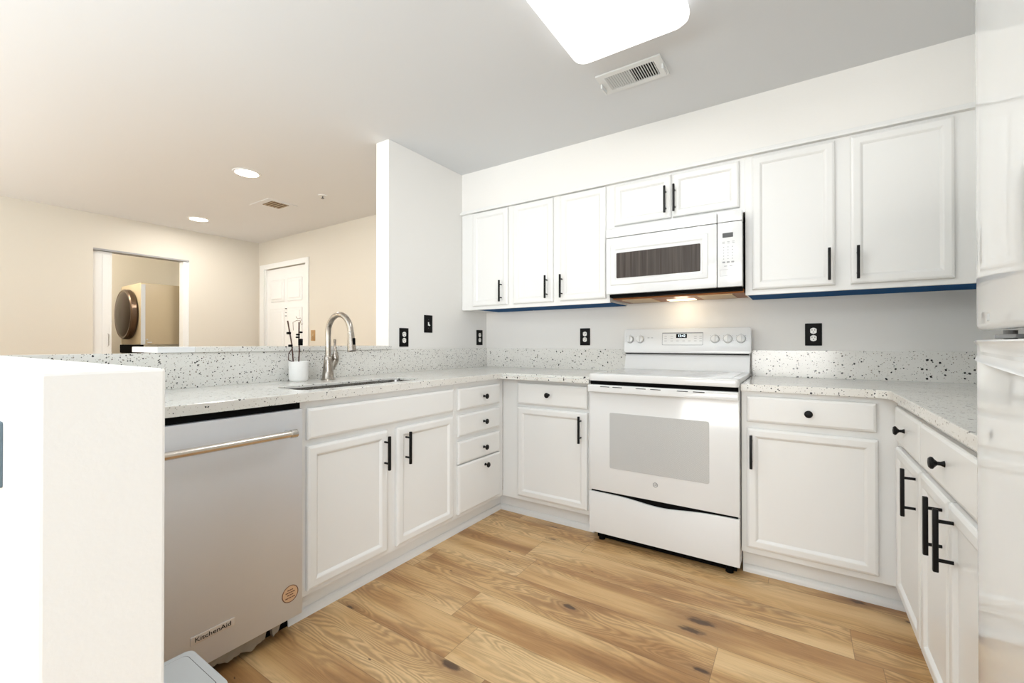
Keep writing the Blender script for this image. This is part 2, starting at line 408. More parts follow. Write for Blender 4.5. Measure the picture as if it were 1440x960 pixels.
b = B(); box(b, DX0 - .105, DX0, -.016, 0, 0, DZ + .062, .004); box(b, DX1, DX1 + .06, -.016, 0, 0, DZ + .062, .004); box(b, DX0, DX1, -.016, 0, DZ, DZ + .062, .004)
box(b, DX0 - .002, DX0 + .02, 0, .06, 0, DZ); box(b, DX1 - .02, DX1 + .002, 0, .06, 0, DZ)
obj('door_casing', b, 'trim', d, smooth=False)

# sliding laundry door and its frame
d = thing('door_2', 'white sliding laundry door', 'door'); d['kind'] = 'structure'
b = B(); box(b, XL - .075, XL - .04, OY0 - .35, -1.455, .01, OZ - .02, .003); box(b, XL - .04, XL - .035, -1.53, -1.475, .02, OZ - .05, .002)
obj('door_slab', b, 'trim', d, smooth=False)
b = B(); tube(b, [(XL - .035, -1.485, 1.20), (XL - .012, -1.485, 1.19), (XL - .012, -1.485, 1.08), (XL - .035, -1.485, 1.07)], .004, 8)
obj('door_pull', b, 'chrome', d)
b = B(); box(b, XL - .115, XL + .004, OY0, OY1, OZ - .018, OZ, .001); obj('track', b, 'grey', d, smooth=False)
b = B(); box(b, XL - .115, XL - .01, OY1 - .055, OY1 - .004, 0, OZ - .02, .002); box(b, XL - .1, XL + .002, OY1 - .006, OY1, 0, OZ - .02)
obj('door_frame', b, 'trim', d, smooth=False)

# ------------------------------------------------------------------ laundry machines
wm = thing('washing_machine', 'tan washing machine with black control panel under the dryer in laundry closet', 'washing machine', (-4.5, -1.1, 0))
b = B(); box(b, -.35, .33, 0, .80, .01, .985, .012); obj('body', b, 'tan', wm)
b = B(); box(b, -.345, .325, -.012, .03, .985, 1.085, .006); obj('control_panel', b, 'gap', wm)
b = B(); lathe(b, [(.0, .05), (.17, .045), (.21, .03), (.235, 0)], (0, 0, .50), (0, -1, 0), 36); obj('door', b, 'glassb', wm)
dr = thing('clothes_dryer', 'tan clothes dryer with round dark door stacked on the washing machine', 'dryer', (-4.5, -1.1, 1.087))
b = B(); box(b, -.35, .33, 0, .80, 0, .72, .012); obj('body', b, 'tan', dr)
b = B(); lathe(b, [(.285, 0), (.30, .02), (.297, .06), (.285, .072), (.27, .07)], (-.03, 0, .36), (0, -1, 0), 44); obj('door_ring', b, 'ring', dr)
b = B(); lathe(b, [(.274, .0), (.274, .066), (.23, .085), (.12, .10), (0, .105)], (-.03, 0, .36), (0, -1, 0), 44); obj('door', b, 'glassb', dr)
b = B(); box(b, .331, .334, .0, .04, 0, .70); box(b, .331, .345, .06, .10, .02, .03); cyl(b, (.33, .055, .06), (.35, .055, .06), .007); obj('side_seam', b, 'lgrey', dr)
ub = thing('utility_box', 'small beige and black utility box beside the laundry machines', 'box', (-5.05, -1.35, 0))
b = B(); box(b, -.15, .12, -.2, .1, 0, 1.16, .01); obj('case', b, 'tan', ub)
b = B(); box(b, .12, .14, -.12, .04, 1.02, 1.13, .006); box(b, .12, .13, -.17, .07, .55, .98, .005); obj('front_panel', b, 'gap', ub)
b = B(); tube(b, [(.14, -.05, 1.06), (.2, -.06, 1.02), (.2, .02, .92), (.13, .06, .84)], .012, 8); obj('hose', b, 'grey', ub)

# ------------------------------------------------------------------ cabinet parts (local: front face at y=0, facing -y)
def panel_front(x0, x1, z0, z1, raised=True, th=.019):
    """door or drawer front: bevelled outer edge and, for doors, a framed recessed panel"""
    b = bmesh.new()
    def ring(ix, y): return [b.verts.new((x0 + ix, y, z0 + ix)), b.verts.new((x1 - ix, y, z0 + ix)), b.verts.new((x1 - ix, y, z1 - ix)), b.verts.new((x0 + ix, y, z1 - ix))]
    seq = [(0, 0), (0, -th + .007), (.003, -th + .003), (.011, -th)]
    if raised: seq += [(.034, -th), (.038, -th + .0015), (.046, -th + .0085), (.0465, -th + .009)]
    rs = [ring(*s) for s in seq]
    for a, c in zip(rs, rs[1:]):
        for i in range(4): b.faces.new((a[i], a[(i + 1) % 4], c[(i + 1) % 4], c[i]))
    b.faces.new(rs[0][::-1]); b.faces.new(rs[-1])
    bmesh.ops.recalc_face_normals(b, faces=b.faces)
    return b
def pull(parent, x, zc, y=-.019, L=.155):
    b = B(); box(b, x - .0058, x + .0058, y - .038, y - .027, zc - L / 2, zc + L / 2, .0022)
    for s in (-1, 1): cyl(b, (x, y, zc + s * L * .31), (x, y - .03, zc + s * L * .31), .0045, n=12)
    return obj('handle', b, 'black', parent)
def knob(parent, x, z, y=-.019):
    b = B(); lathe(b, [(.0085, 0), (.0075, .002), (.005, .008), (.005, .014), (.010, .019), (.0155, .023), (.0158, .027), (.012, .031), (0, .033)], (x, y, z), (0, -1, 0), 24)
    return obj('knob', b, 'black', parent)
def door(parent, x0, x1, z0, z1, hx=None, hz=None):
    d = obj('door', panel_front(x0, x1, z0, z1), 'cab', parent, smooth=False)
    if hx is not None: pull(d, hx, hz)
    return d
def drawer(parent, x0, x1, z0, z1, kx=None, kz=None, name='drawer'):
    d = obj(name, panel_front(x0, x1, z0, z1, False), 'cab', parent, smooth=False)
    if kx is not None: knob(d, kx, kz)
    return d
def base_body(parent, w, d=.56, top=.873, back_toe=.06, tx0=0., tx1=0., hollow=False):
    b = B()
    if hollow:
        box(b, 0, w, .001, .020, .112, top, .0015, 1); box(b, 0, .018, .020, d, .112, top); box(b, w - .018, w, .020, d, .112, top); box(b, .018, w - .018, .020, d, .112, .130)
    else: box(b, 0, w, .001, d, .112, top, .0015, 1)
    box(b, tx0, w + tx1, back_toe, d, 0, .112)
    return obj('body', b, 'cab', parent, smooth=False)

G_B = 'white base cabinets under the terrazzo worktop'
# peninsula run, facing +x
FX = .59
t = thing('sink_base_cabinet', 'white double door base cabinet below the sink beside the dishwasher', 'cabinet', (FX, -1.990, 0), PI / 2, G_B)
base_body(t, .898, hollow=True)
drawer(t, .024, .881, .722, .845, name='false_front')
door(t, .024, .420, .135, .697, .426 - .028, .597)
door(t, .475, .881, .135, .697, .530 - .018 + .015, .597)
t = thing('drawer_base_cabinet', 'white base cabinet with four black knobbed drawers near inside corner', 'cabinet', (FX, -1.092, 0), PI / 2, G_B)
base_body(t, .4835, tx1=.058)
for z0, z1, kz in ((.722, .843, .781), (.573, .694, .630), (.418, .545, .475)): drawer(t, .023, .427, z0, z1, .254, kz)
drawer(t, .024, .428, .135, .411, .268, .366)
t = thing('corner_base_cabinet', 'white single door base cabinet between inside corner and left side of range', 'cabinet', (FX, -.61, 0), 0, G_B)
base_body(t, .625, .58, tx0=-.062)
drawer(t, .123, .597, .720, .851, .348, .787); door(t, .123, .597, .140, .699, .560, .604)
t = thing('range_side_base_cabinet', 'white wide single door base cabinet right of the range', 'cabinet', (1.970, -.61, 0), 0, G_B)
base_body(t, .617, .58, tx1=.03)
drawer(t, .024, .496, .732, .852, .264, .790); door(t, .024, .501, .143, .702, .044, .597)
# right run, facing -x
FXR = 2.532
t = thing('narrow_base_cabinet', 'white narrow base cabinet on right side, nearest the corner', 'cabinet', (FXR, -.612, 0), -PI / 2, G_B)
base_body(t, .49, .58)
drawer(t, .075, .486, .716, .852, .265, .785); door(t, .082, .486, .140, .697, .440, .612)
t = thing('double_base_cabinet', 'white double door base cabinet with one wide drawer next to refrigerator', 'cabinet', (FXR, -1.102, 0), -PI / 2, G_B)
base_body(t, .70, .58)
drawer(t, .014, .615, .716, .852, .290, .787)
door(t, .008, .305, .140, .697, .262, .612); door(t, .312, .615, .140, .697, .365, .612)

# filler panel at the end of the peninsula
tag(obj('filler_panel', box(B(), .03, .59, -2.69, -2.605, 0, .873, .002), 'cab'), 'white filler panel between dishwasher and low end wall', 'panel')

# ------------------------------------------------------------------ upper cabinets
G_U = 'white wall cabinets with black bar handles'
ZU, ZT = 1.355, 2.096
def upper_body(parent, w, z0, z1, d=.315, blue=True, blue_x0=.01):
    b = B(); box(b, 0, w, .0188, d, z0 + .004, z1); box(b, 0, w, 0, .019, z0, z1, .001, 1)
    if blue_x0 > .05: box(b, 0.0005, blue_x0, .0192, d - .0005, z0 + .0005, z0 + .02)
    o = obj('body', b, 'cab', parent, smooth=False)
    if blue: obj('underside', box(B(), blue_x0, w - .001, .02, d, z0 + .001, z0 + .006), 'blue', parent, smooth=False, label='blue painted underside')
    return o
t = thing('single_wall_cabinet', 'white single door wall cabinet in the left corner', 'wall cabinet', (.002, -.317, 0), 0, G_U)
upper_body(t, .461, ZU, ZT, blue_x0=.125)
door(t, .115, .439, 1.381, 2.088, .387, 1.480)
t = thing('double_wall_cabinet', 'white double door wall cabinet left of the microwave', 'wall cabinet', (.463, -.317, 0), 0, G_U)
upper_body(t, .745, ZU, ZT)
door(t, .025, .347, 1.381, 2.088, .304, 1.482); door(t, .401, .722, 1.383, 2.088, .406 + .012, 1.479)
t = thing('small_wall_cabinet', 'white short double door wall cabinet above the microwave', 'wall cabinet', (1.208, -.317, 0), 0, G_U)
upper_body(t, .754, 1.80, ZT, blue=False)
door(t, .034, .375, 1.828, 2.078, .346, 1.931); door(t, .382, .727, 1.828, 2.078, .397, 1.931)
t = thing('wide_wall_cabinet', 'white wide double door wall cabinet right of the microwave', 'wall cabinet', (1.962, -.317, 0), 0, G_U)
upper_body(t, 1.165, ZU, ZT)
door(t, .033, .385, 1.381, 2.080, .361, 1.480); door(t, .445, .800, 1.381, 2.080, .470, 1.478)

# ------------------------------------------------------------------ worktops, splashbacks, bar top
CT0, CT1 = .874, .908
def arc(cx_, cy_, r, a0, a1, n=6): return [(cx_ + r * math.cos(math.radians(a0 + (a1 - a0) * i / n)), cy_ + r * math.sin(math.radians(a0 + (a1 - a0) * i / n))) for i in range(n + 1)]
hole = rrect(.30, .522, -1.935, -1.25, .04)[::-1]
CM = .896
outer = [(.001, -2.695), (.615, -2.695)] + [(.615, -.647), (.627, -.635)] + [(1.216, -.635), (1.216, -.001), (.001, -.001)]
b = prism(B(), outer, CM, CT1, [hole], bev=.003, top_only=True)
box(b, .545, .615, -2.695, -.67, CT0, CM); box(b, .545, 1.216, -.67, -.635, CT0, CM)
tag(obj('worktop', b, 'terr', smooth=False), 'white speckled terrazzo worktop around the sink, left of the range', 'worktop', 'speckled terrazzo worktops')
outer = [(1.970, -.001), (1.970, -.635)] + arc(2.455, -.685, .05, 90, 0) + [(2.505, -1.832), (XR - .001, -1.832), (XR - .001, -.001)]
tag(obj('worktop', prism(B(), outer, CT0, CT1, bev=.003), 'terr', smooth=False), 'white speckled terrazzo worktop between range and refrigerator', 'worktop', 'speckled terrazzo worktops')
tag(obj('splashback', box(B(), 0.0005, .02, -2.695, -.0005, CT1, 1.059, .001), 'terr', smooth=False), 'speckled terrazzo splashback along the peninsula behind the sink', 'splashback', 'terrazzo splashbacks')
tag(obj('splashback', box(B(), .0205, 1.222, -.02, -.0005, CT1, 1.059, .001), 'terr', smooth=False), 'speckled terrazzo splashback on back wall left of the range', 'splashback', 'terrazzo splashbacks')
tag(obj('splashback', box(B(), 1.968, XR - .0205, -.02, -.0005, CT1, 1.059, .001), 'terr', smooth=False), 'speckled terrazzo splashback on back wall right of the range', 'splashback', 'terrazzo splashbacks')
tag(obj('splashback', box(B(), XR - .02, XR - .0005, -1.832, -.0005, CT1, 1.059, .001), 'terr', smooth=False), 'speckled terrazzo splashback on the right side wall', 'splashback', 'terrazzo splashbacks')
t = thing('bar_top', 'speckled terrazzo ledge with painted white glare at its end on the low peninsula wall', 'bar top', (0, -1.047, 0))
obj('slab', box(B(), -.26, .03, -1.081, 0, 1.0595, 1.084, .002), 'terr', t, smooth=False)
obj('glare_end', box(B(), -.26, .03, -1.215, -1.0815, 1.0595, 1.084, .002), 'appl', t, smooth=False, label='white end of the ledge painted for overexposed glare')  # plain white stands in for an overexposed reflection on the ledge

# ------------------------------------------------------------------ sink
t = thing('kitchen_sink', 'stainless steel undermount sink set in the peninsula worktop', 'sink', (.345, -1.59, .896))
b = B()
rings = []
for ins, z in ((-.008, -.0005), (.002, -.0005), (.004, -.02), (.008, -.15), (.03, -.185)):
    rings.append([b.verts.new((x, y, z)) for x, y in rrect(-.062 + ins, .192 - ins, -.355 + ins, .355 - ins, .045)])
for a, c in zip(rings, rings[1:]):
    for i in range(len(a)): b.faces.new((a[i], a[(i + 1) % len(a)], c[(i + 1) % len(a)], c[i]))
b.faces.new(rings[-1]); bmesh.ops.recalc_face_normals(b, faces=b.faces)
sb = obj('bowl', b, 'sink', t)
obj('drain', lathe(B(), [(.045, 0), (.045, .004), (.034, .005), (.03, .001), (0, .001)], (.06, 0, -.1845)), 'chrome', t)

# ------------------------------------------------------------------ faucet
fx, fy = .125, -1.559
t = thing('kitchen_faucet', 'brushed nickel gooseneck pull-down faucet behind the sink', 'faucet', (fx, fy, CT1))
obj('base', lathe(B(), [(.034, 0), (.034, .004), (.030, .009), (.026, .05), (.021, .10), (.0185, .118), (.0165, .121), (.0165, .124)]), 'nickel', t)
pts = [(0, 0, .12), (0, 0, .18), (0, 0, .23)]
R_ = .094
for i in range(1, 15):
    a = PI - i * (PI * .93) / 14; pts.append((R_ + R_ * math.cos(a), 0, .245 + R_ * math.sin(a)))
e = pts[-1]; pts.append((e[0] + .004, 0, e[2] - .02))
obj('spout', tube(B(), pts, .0145, 18), 'nickel', t)
e = pts[-1]
h = obj('spray_head', lathe(B(), [(.0152, 0), (.0160, .004), (.0165, .02), (.021, .075), (.0225, .092), (.020, .096), (.015, .097), (.014, .092), (0, .092)], e, (.10, .0, -1)), 'nickel', t)
obj('spray_button', box(B(), e[0] + .019, e[0] + .030, -.006, .006, e[2] - .062, e[2] - .028, .003), 'gap', h)
obj('lever_body', tube(B(), [(0, .010, .045), (0, .030, .075), (0, .044, .102)], [.015, .0165, .0175], 18), 'nickel', t)
obj('lever', lathe(B(), [(.0165, 0), (.0195, .010), (.0185, .022), (.011, .045), (.0065, .06), (.0055, .09), (.0072, .112), (.005, .115), (0, .1155)], (0, .044, .098), (.03, -.06, 1)), 'nickel', t)

# ------------------------------------------------------------------ flower pot with support sticks
t = thing('flower_pot', 'small white round pot with bare brown flower stakes beside the faucet', 'flower pot', (.098, -1.705, CT1))
obj('pot', lathe(B(), [(.036, 0), (.041, .004), (.0445, .014), (.046, .100), (.044, .1005), (.043, .085), (0, .085)], n=40), 'pot', t)
s1 = obj('stake', tube(B(), [(0, -.027, .09), (0, -.036, .19), (0, -.057, .302)], .0034, 8), 'stem', t)
for q, zz in ((.41, .178), (.73, .24)):
    b = B(); y_ = -.027 - .03 * ((zz - .09) / .212); box(b, -.007, .007, y_ - .012, y_ + .006, zz - .005, zz + .007, .003)
    obj('clip', b, 'gap', s1)
s2 = obj('stake', tube(B(), [(.0, .000, .09), (0, .004, .16), (0, .001, .2), (0, .002, .297)], .0036, 8), 'stem', t)
for y_, zz in ((.010, .246), (-.004, .234), (-.005, .221)): obj('clip', box(B(), -.007, .007, y_ - .008, y_ + .008, zz - .004, zz + .005, .003), 'gap', s2)
obj('plant_tag', box(B(), .004, .010, -.006, .017, .180, .214, .002), 'gap', s2)
obj('dry_stem', tube(B(), [(0, -.012, .09), (.004, -.055, .11), (.002, -.052, .14), (0, -.03, .17)], .0022, 8), 'stem', t)
b = B(); tube(b, [(0, -.028, .255), (0, -.030, .295), (0, -.012, .305), (0, .008, .305), (0, .012, .296)], .0012, 6)
tube(b, [(0, -.014, .325), (0, -.006, .314), (0, .010, .319), (0, .014, .309), (0, .008, .30)], .0013, 6)
tube(b, [(0, .006, .300), (0, .016, .285), (0, .022, .291)], .0012, 6)
obj('root', b, 'root', t)

# ------------------------------------------------------------------ dishwasher (local front faces -y, rotated to face +x)
t = thing('dishwasher', 'stainless steel dishwasher with bar handle at end of the peninsula', 'dishwasher', (.59, -2.598, 0), PI / 2)
obj('body', box(B(), .004, .602, .002, .55, .10, .868, .002), 'gap', t, smooth=False)
b = B(); box(b, .004, .604, -.028, .0, .073, .849, .004)
dd = obj('door', b, 'steel', t)
b = B(); box(b, .006, .602, -.012, .03, .850, .8735, .001); obj('gap_shade_strip', b, 'gap', t, smooth=False)  # black strip painted in for the dark gap under the worktop
b = B(); tube(b, [(.06, -.075, .770), (.536, -.075, .770)], .0125, 18)
hd = obj('handle', b, 'handle', dd)
for x_ in (.058, .536):
    b = B(); cyl(b, (x_ + .004, -.028, .770), (x_ + .004, -.074, .770), .009, n=16); cyl(b, (x_ - .006, -.075, .770), (x_ + .016, -.075, .770), .0155, n=20)
    obj('handle_bracket', b, 'chrome', hd)
b = B(); box(b, .238, .365, -.0305, -.028, .155, .181, .001); bd = obj('badge', b, 'badge', dd)
b = B(); text_bm(b, 'KitchenAid', .0205, at(.3015, -.0307, .168)); 
bmesh.ops.transform(b, matrix=Matrix.Translation((.3015, 0, 0)) @ Matrix.Scale(1.15, 4, (1, 0, 0)) @ Matrix.Translation((-.3015, 0, 0)), verts=b.verts)
obj('badge_lettering', b, 'gap', bd, smooth=False)
b = B(); cyl(b, (.556, -.028, .168), (.556, -.0288, .168), .031, n=36); st = obj('sticker', b, 'stick', dd, smooth=False, label='round tan paper sticker with brown print')
b = B()
prism(b, [(.031 * math.cos(i * PI / 20), .031 * math.sin(i * PI / 20)) for i in range(40)], 0, .0006, [[(.0285 * math.cos(i * PI / 20), .0285 * math.sin(i * PI / 20)) for i in range(40)][::-1]], at(.556, -.0288, .168))
for zz, ws in ((.014, (-.011, -.003, .004, .011)), (.005, (-.018, -.008, .0, .008, .018)), (-.004, (-.012, -.002, .005, .012)), (-.014, (-.019, -.008, -.005, .004, .007, .019))):
    for a_, c_ in zip(ws, ws[1:]): box(b, .556 + a_ + .0006, .556 + c_ - .0006, -.0294, -.0286, .168 + zz - .0016, .168 + zz + .0016)
obj('sticker_print', b, 'brown', st, smooth=False)
obj('toe_recess', box(B(), .01, .60, .05, .50, .002, .10), 'gap', t, smooth=False)
# torn insulation hanging under the door
b = B(); N = 60; lo = []; up = []
for i in range(N + 1):
    x_ = .12 + .44 * i / N; dep = .047 + .010 * math.sin(i * .41) * math.sin(i * .23 + 1) + random.uniform(-.004, .004) - (.03 if i > 56 else 0)
    if 49 < i < 53: dep = .012
    up.append(x_); lo.append(max(.006, .075 - dep))
fr = [[b.verts.new((x_, yy + random.uniform(-.003, .003), z_)) for x_, z_ in zip(up, zz)] for yy, zz in ((-.002, [.075] * (N + 1)), (-.006, [(l + .075) / 2 for l in lo]), (.0, lo), (.018, lo), (.02, [.075] * (N + 1)))]
for a, c in zip(fr, fr[1:]):
    for i in range(N): b.faces.new((a[i], a[i + 1], c[i + 1], c[i]))
obj('insulation', b, 'ins', t, label='torn grey insulation hanging below the door')

# ------------------------------------------------------------------ range
RX0, RX1 = 1.221, 1.968; W = RX1 - RX0
t = thing('kitchen_range', 'white freestanding electric range with glass cooktop and oven window', 'range', (RX0, -.67, 0))
obj('body', box(B(), .002, W - .002, .03, .655, .045, .893, .003), 'appl', t)
# cooktop: rounded frame with a grey glass plate
obj('cooktop', prism(B(), rrect(0, W, -.018, .60, .02), .893, .932, bev=.006), 'appl', t)
b = B(); prism(b, rrect(.035, W - .035, .02, .565, .02), .932, .9332); gt = obj('glass_top', b, mat('cooktop_glass', srgb(196, 196, 196), .08), t)
b = B()
for cx_, cy_, r in ((.20, .16, .10), (.55, .16, .08), (.20, .43, .08), (.55, .43, .10), (.375, .47, .05)):
    for rr in (r, r * .62):
        prism(b, [(cx_ + rr * math.cos(i * PI / 24), cy_ + rr * math.sin(i * PI / 24)) for i in range(48)], .9332, .9335, [[(cx_ + (rr - .003) * math.cos(i * PI / 24), cy_ + (rr - .003) * math.sin(i * PI / 24)) for i in range(48)][::-1]])
obj('burner_ring', b, 'grey', gt, smooth=False)
obj('vent_gap', box(B(), .006, W - .006, .004, .04, .872, .894), 'gap', t, smooth=False)
# oven door with window, handle, logo
b = B(); box(b, .0, W, 0, .035, .288, .872, .006); od = obj('oven_door', b, 'appl', t)
obj('window_glass', prism(B(), rrect(.118, .617, .422, .722, .008), 0, .002, mtx=at(0, 0, 0) @ Matrix.Identity(4)), 'oven', od, smooth=False)
b = B(); prism(b, rrect(.0, W, .832, .873, .008), 0, .030, mtx=at(0, 0, 0), bev=.007)
hd = obj('handle', b, 'appl', od)
for x_ in (.075, .145, .27, .345, .475, .55): obj('vent_slot', box(B(), x_, x_ + .052, -.0315, -.028, .862, .8655, .0008), 'gap', od, smooth=False)
b = B(); cx_, cz_ = .362, .372; r = .0125
prism(b, [(r * math.cos(i * PI / 18), r * math.sin(i * PI / 18)) for i in range(36)], 0, .0012, [[((r - .003) * math.cos(i * PI / 18), (r - .003) * math.sin(i * PI / 18)) for i in range(36)][::-1]], at(cx_, 0, cz_))
text_bm(b, 'GE', .0125, at(cx_, -.0006, cz_), .0004, shear=.3)
obj('logo', b, 'grey', od, smooth=False)
# storage drawer with scooped top edge
b = B(); top = []
for i in range(25):
    u = i / 24; top.append((W * (1 - u), .278 - .020 * math.exp(-((u - .48) / .2) ** 2)))
outer = [(0, .055), (W, .055)] + top
prism(b, outer, -.03, .002, mtx=at(0, 0, 0), bev=.003); obj('storage_drawer', b, 'appl', t)
obj('drawer_gap', box(B(), .008, W - .008, .010, .06, .25, .292), 'gap', t, smooth=False)
for x_ in (.05, W - .05):
    for y_ in (.06, .58): obj('foot', cyl(B(), (x_, y_, 0), (x_, y_, .05), .018, .014), 'gap', t)
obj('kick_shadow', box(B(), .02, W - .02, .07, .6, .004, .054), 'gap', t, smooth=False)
# backguard: riser and console
b = B(); prism(b, [(.565, .930), (.60, 1.034), (.655, 1.034), (.655, .930)], 0, W - .012, mtx=Matrix(((0, 0, 1, .006), (1, 0, 0, 0), (0, 1, 0, 0), (0, 0, 0, 1))))
obj('riser', b, 'appl', t, smooth=False)
obj('console_gap', box(B(), .01, W - .01, .585, .65, 1.030, 1.040), 'gap', t, smooth=False)  # black bar painted in for the shadow gap below the console
CONS = Matrix.Translation((0, .570, 1.038)) @ Matrix.Rotation(-math.radians(7), 4, 'X')
b = B(); prism(b, rrect(-.001, W + .003, 0, .158, .016), -.055, 0, mtx=CONS @ FRONT, bev=.008)
cons = obj('console', b, 'appl', t)
def con(x, z): return CONS @ Matrix.Translation((x, -.0005, z)) @ FRONT
b = B(); prism(b, rrect(.248, .492, .050, .130, .004), 0, .0008, [rrect(.2505, .4895, .0525, .1275, .004)[::-1]], CONS @ FRONT); prism(b, rrect(.248, .492, .124, .130, .002), 0, .0012, mtx=CONS @ FRONT)
obj('panel_outline', b, 'grey', cons, smooth=False)
b = B()
for k, x_ in enumerate((.262, .300, .335, .372, .405, .440, .470)):
    for z_ in ((.092, .105) if x_ < .33 or x_ > .43 else ()) + (.076,): box(b, x_, x_ + .016, z_, z_ + .002, 0, .001) if False else prism(b, rrect(x_, x_ + .015, z_, z_ + .0022, .0008, 2), 0, .0009, mtx=CONS @ FRONT)
for x_ in (.155, .178): prism(b, rrect(x_, x_ + .013, .096, .099, .001, 2), 0, .0009, mtx=CONS @ FRONT)
obj('panel_print', b, 'grey', cons, smooth=False)
b = B(); prism(b, rrect(.334, .398, .095, .121, .002), 0, .0012, mtx=CONS @ FRONT); ck = obj('clock_display', b, 'gap', cons, smooth=False)
b = B(); text_bm(b, '12:42', .021, CONS @ Matrix.Translation((.366, -.0016, .108)) @ FRONT, .0003); obj('clock_digits', b, 'clock', ck, smooth=False)
for x_ in (.040, .108, .558, .628, .697):
    kb = B(); lathe(kb, [(.0235, 0), (.0235, .006), (.021, .017), (.018, .019), (0, .019)], (0, 0, 0), (0, -1, 0), 28)
    box(kb, -.0035, .0035, -.028, -.015, -.019, .019, .002)
    bmesh.ops.transform(kb, matrix=CONS @ Matrix.Translation((x_, 0, .088)), verts=kb.verts)
    kk = obj('control_knob', kb, 'plastic', cons)
    b = B(); prism(b, [(.0255 * math.cos(i * PI / 14), .0255 * math.sin(i * PI / 14)) for i in range(28)], 0, .0008, [[(.0238 * math.cos(i * PI / 14), .0238 * math.sin(i * PI / 14)) for i in range(28)][::-1]], con(x_, .088))
    for a_ in (40, 90, 140, 200, 340): prism(b, rrect(.031 * math.cos(math.radians(a_)) - .0015, .031 * math.cos(math.radians(a_)) + .0015, .031 * math.sin(math.radians(a_)) - .001, .031 * math.sin(math.radians(a_)) + .001, .0005, 2), 0, .0008, mtx=con(x_, .088))
    obj('dial_marks', b, 'grey', kk, smooth=False)

# ------------------------------------------------------------------ microwave
MX0, MX1 = 1.217, 1.956; W = MX1 - MX0
t = thing('microwave_oven', 'white over-the-range microwave hung below the small wall cabinet', 'microwave', (MX0, -.41, 1.392))
obj('body', box(B(), .003, W - .003, .060, .40, .0, .400, .002), 'gap', t, smooth=False, label='black casing behind the white front')
b = B(); box(b, 0, .619, 0, .059, .004, .344, .006)
dm = obj('door', b, 'appl', t)
b = B()
def frame_front(b, x0, x1, z0, z1, steps):
    def ring(i, y): return [b.verts.new(p) for p in ((x0 + i, y, z0 + i), (x1 - i, y, z0 + i), (x1 - i, y, z1 - i), (x0 + i, y, z1 - i))]
    rs = [ring(*s) for s in steps]
    for a, c in zip(rs, rs[1:]):
        for i in range(4): b.faces.new((a[i], a[(i + 1) % 4], c[(i + 1) % 4], c[i]))
frame_front(b, .028, .578, .055, .300, [(0, 0), (.006, -.004), (.026, -.004), (.034, 0)])
bmesh.ops.recalc_face_normals(b, faces=b.faces); obj('window_frame', b, 'appl', dm, smooth=False)
obj('window_glass', prism(B(), rrect(.067, .538, .098, .249, .006), 0, .003, mtx=at(0, 0, 0)), 'micro', dm, smooth=False)
b = B(); box(b, .622, W, 0, .059, .004, .344, .005); cp = obj('control_panel', b, 'appl', t)
b = B(); box(b, 0, .619, .0, .059, .347, .402, .005); box(b, .622, W, .0, .059, .347, .402, .005); obj('vent_cover', b, 'appl', t)
obj('display', prism(B(), rrect(.647, .697, .264, .288, .002), 0, .0015, mtx=at(0, 0, 0)), 'dgrey', cp, smooth=False)
b = B()
for z_ in (.245, .252): 
    for x_ in (.646, .669, .692): prism(b, rrect(x_, x_ + .012, z_ - .012, z_ - .010, .0006, 2), 0, .0008, mtx=at(0, 0, 0))
for r_ in range(5):
    for c_ in range(3): prism(b, rrect(.650 + c_ * .021, .6545 + c_ * .021, .150 + r_ * .0155, .1535 + r_ * .0155, .001, 2), 0, .0008, mtx=at(0, 0, 0))
for c_ in range(3): prism(b, rrect(.646 + c_ * .021, .660 + c_ * .021, .130, .138, .002, 2), 0, .0008, mtx=at(0, 0, 0))
for c_ in range(2): prism(b, rrect(.654 + c_ * .026, .668 + c_ * .026, .112, .115, .001, 2), 0, .0008, mtx=at(0, 0, 0))
prism(b, rrect(.634, .722, .062, .096, .003), 0, .0008, [rrect(.635, .721, .063, .095, .003)[::-1]], at(0, 0, 0))
obj('keypad', b, 'grey', cp, smooth=False)
# hood underside: black lip, filters, lamp
obj('hood_lip', box(B(), .015, W - .004, .022, .085, -.014, .004, .002), 'gap', t, smooth=False)
b = B(); box(b, .012, W, .09, .395, -.022, 0, .004); obj('base_pan', b, 'copper', t, smooth=False, label='scorched brown metal base pan')
for x0 in (.06, .50): obj('grease_filter', box(B(), x0, x0 + .18, .11, .34, -.026, -.02, .002), 'filt', t, smooth=False)
obj('hood_lamp', box(B(), .30, .46, .24, .33, -.027, -.019, .003), 'hood', t, smooth=False)
lp = point('hood_lamp_light', (MX0 + .38, -.13, 1.345), .28, .04, (1, .86, .64))

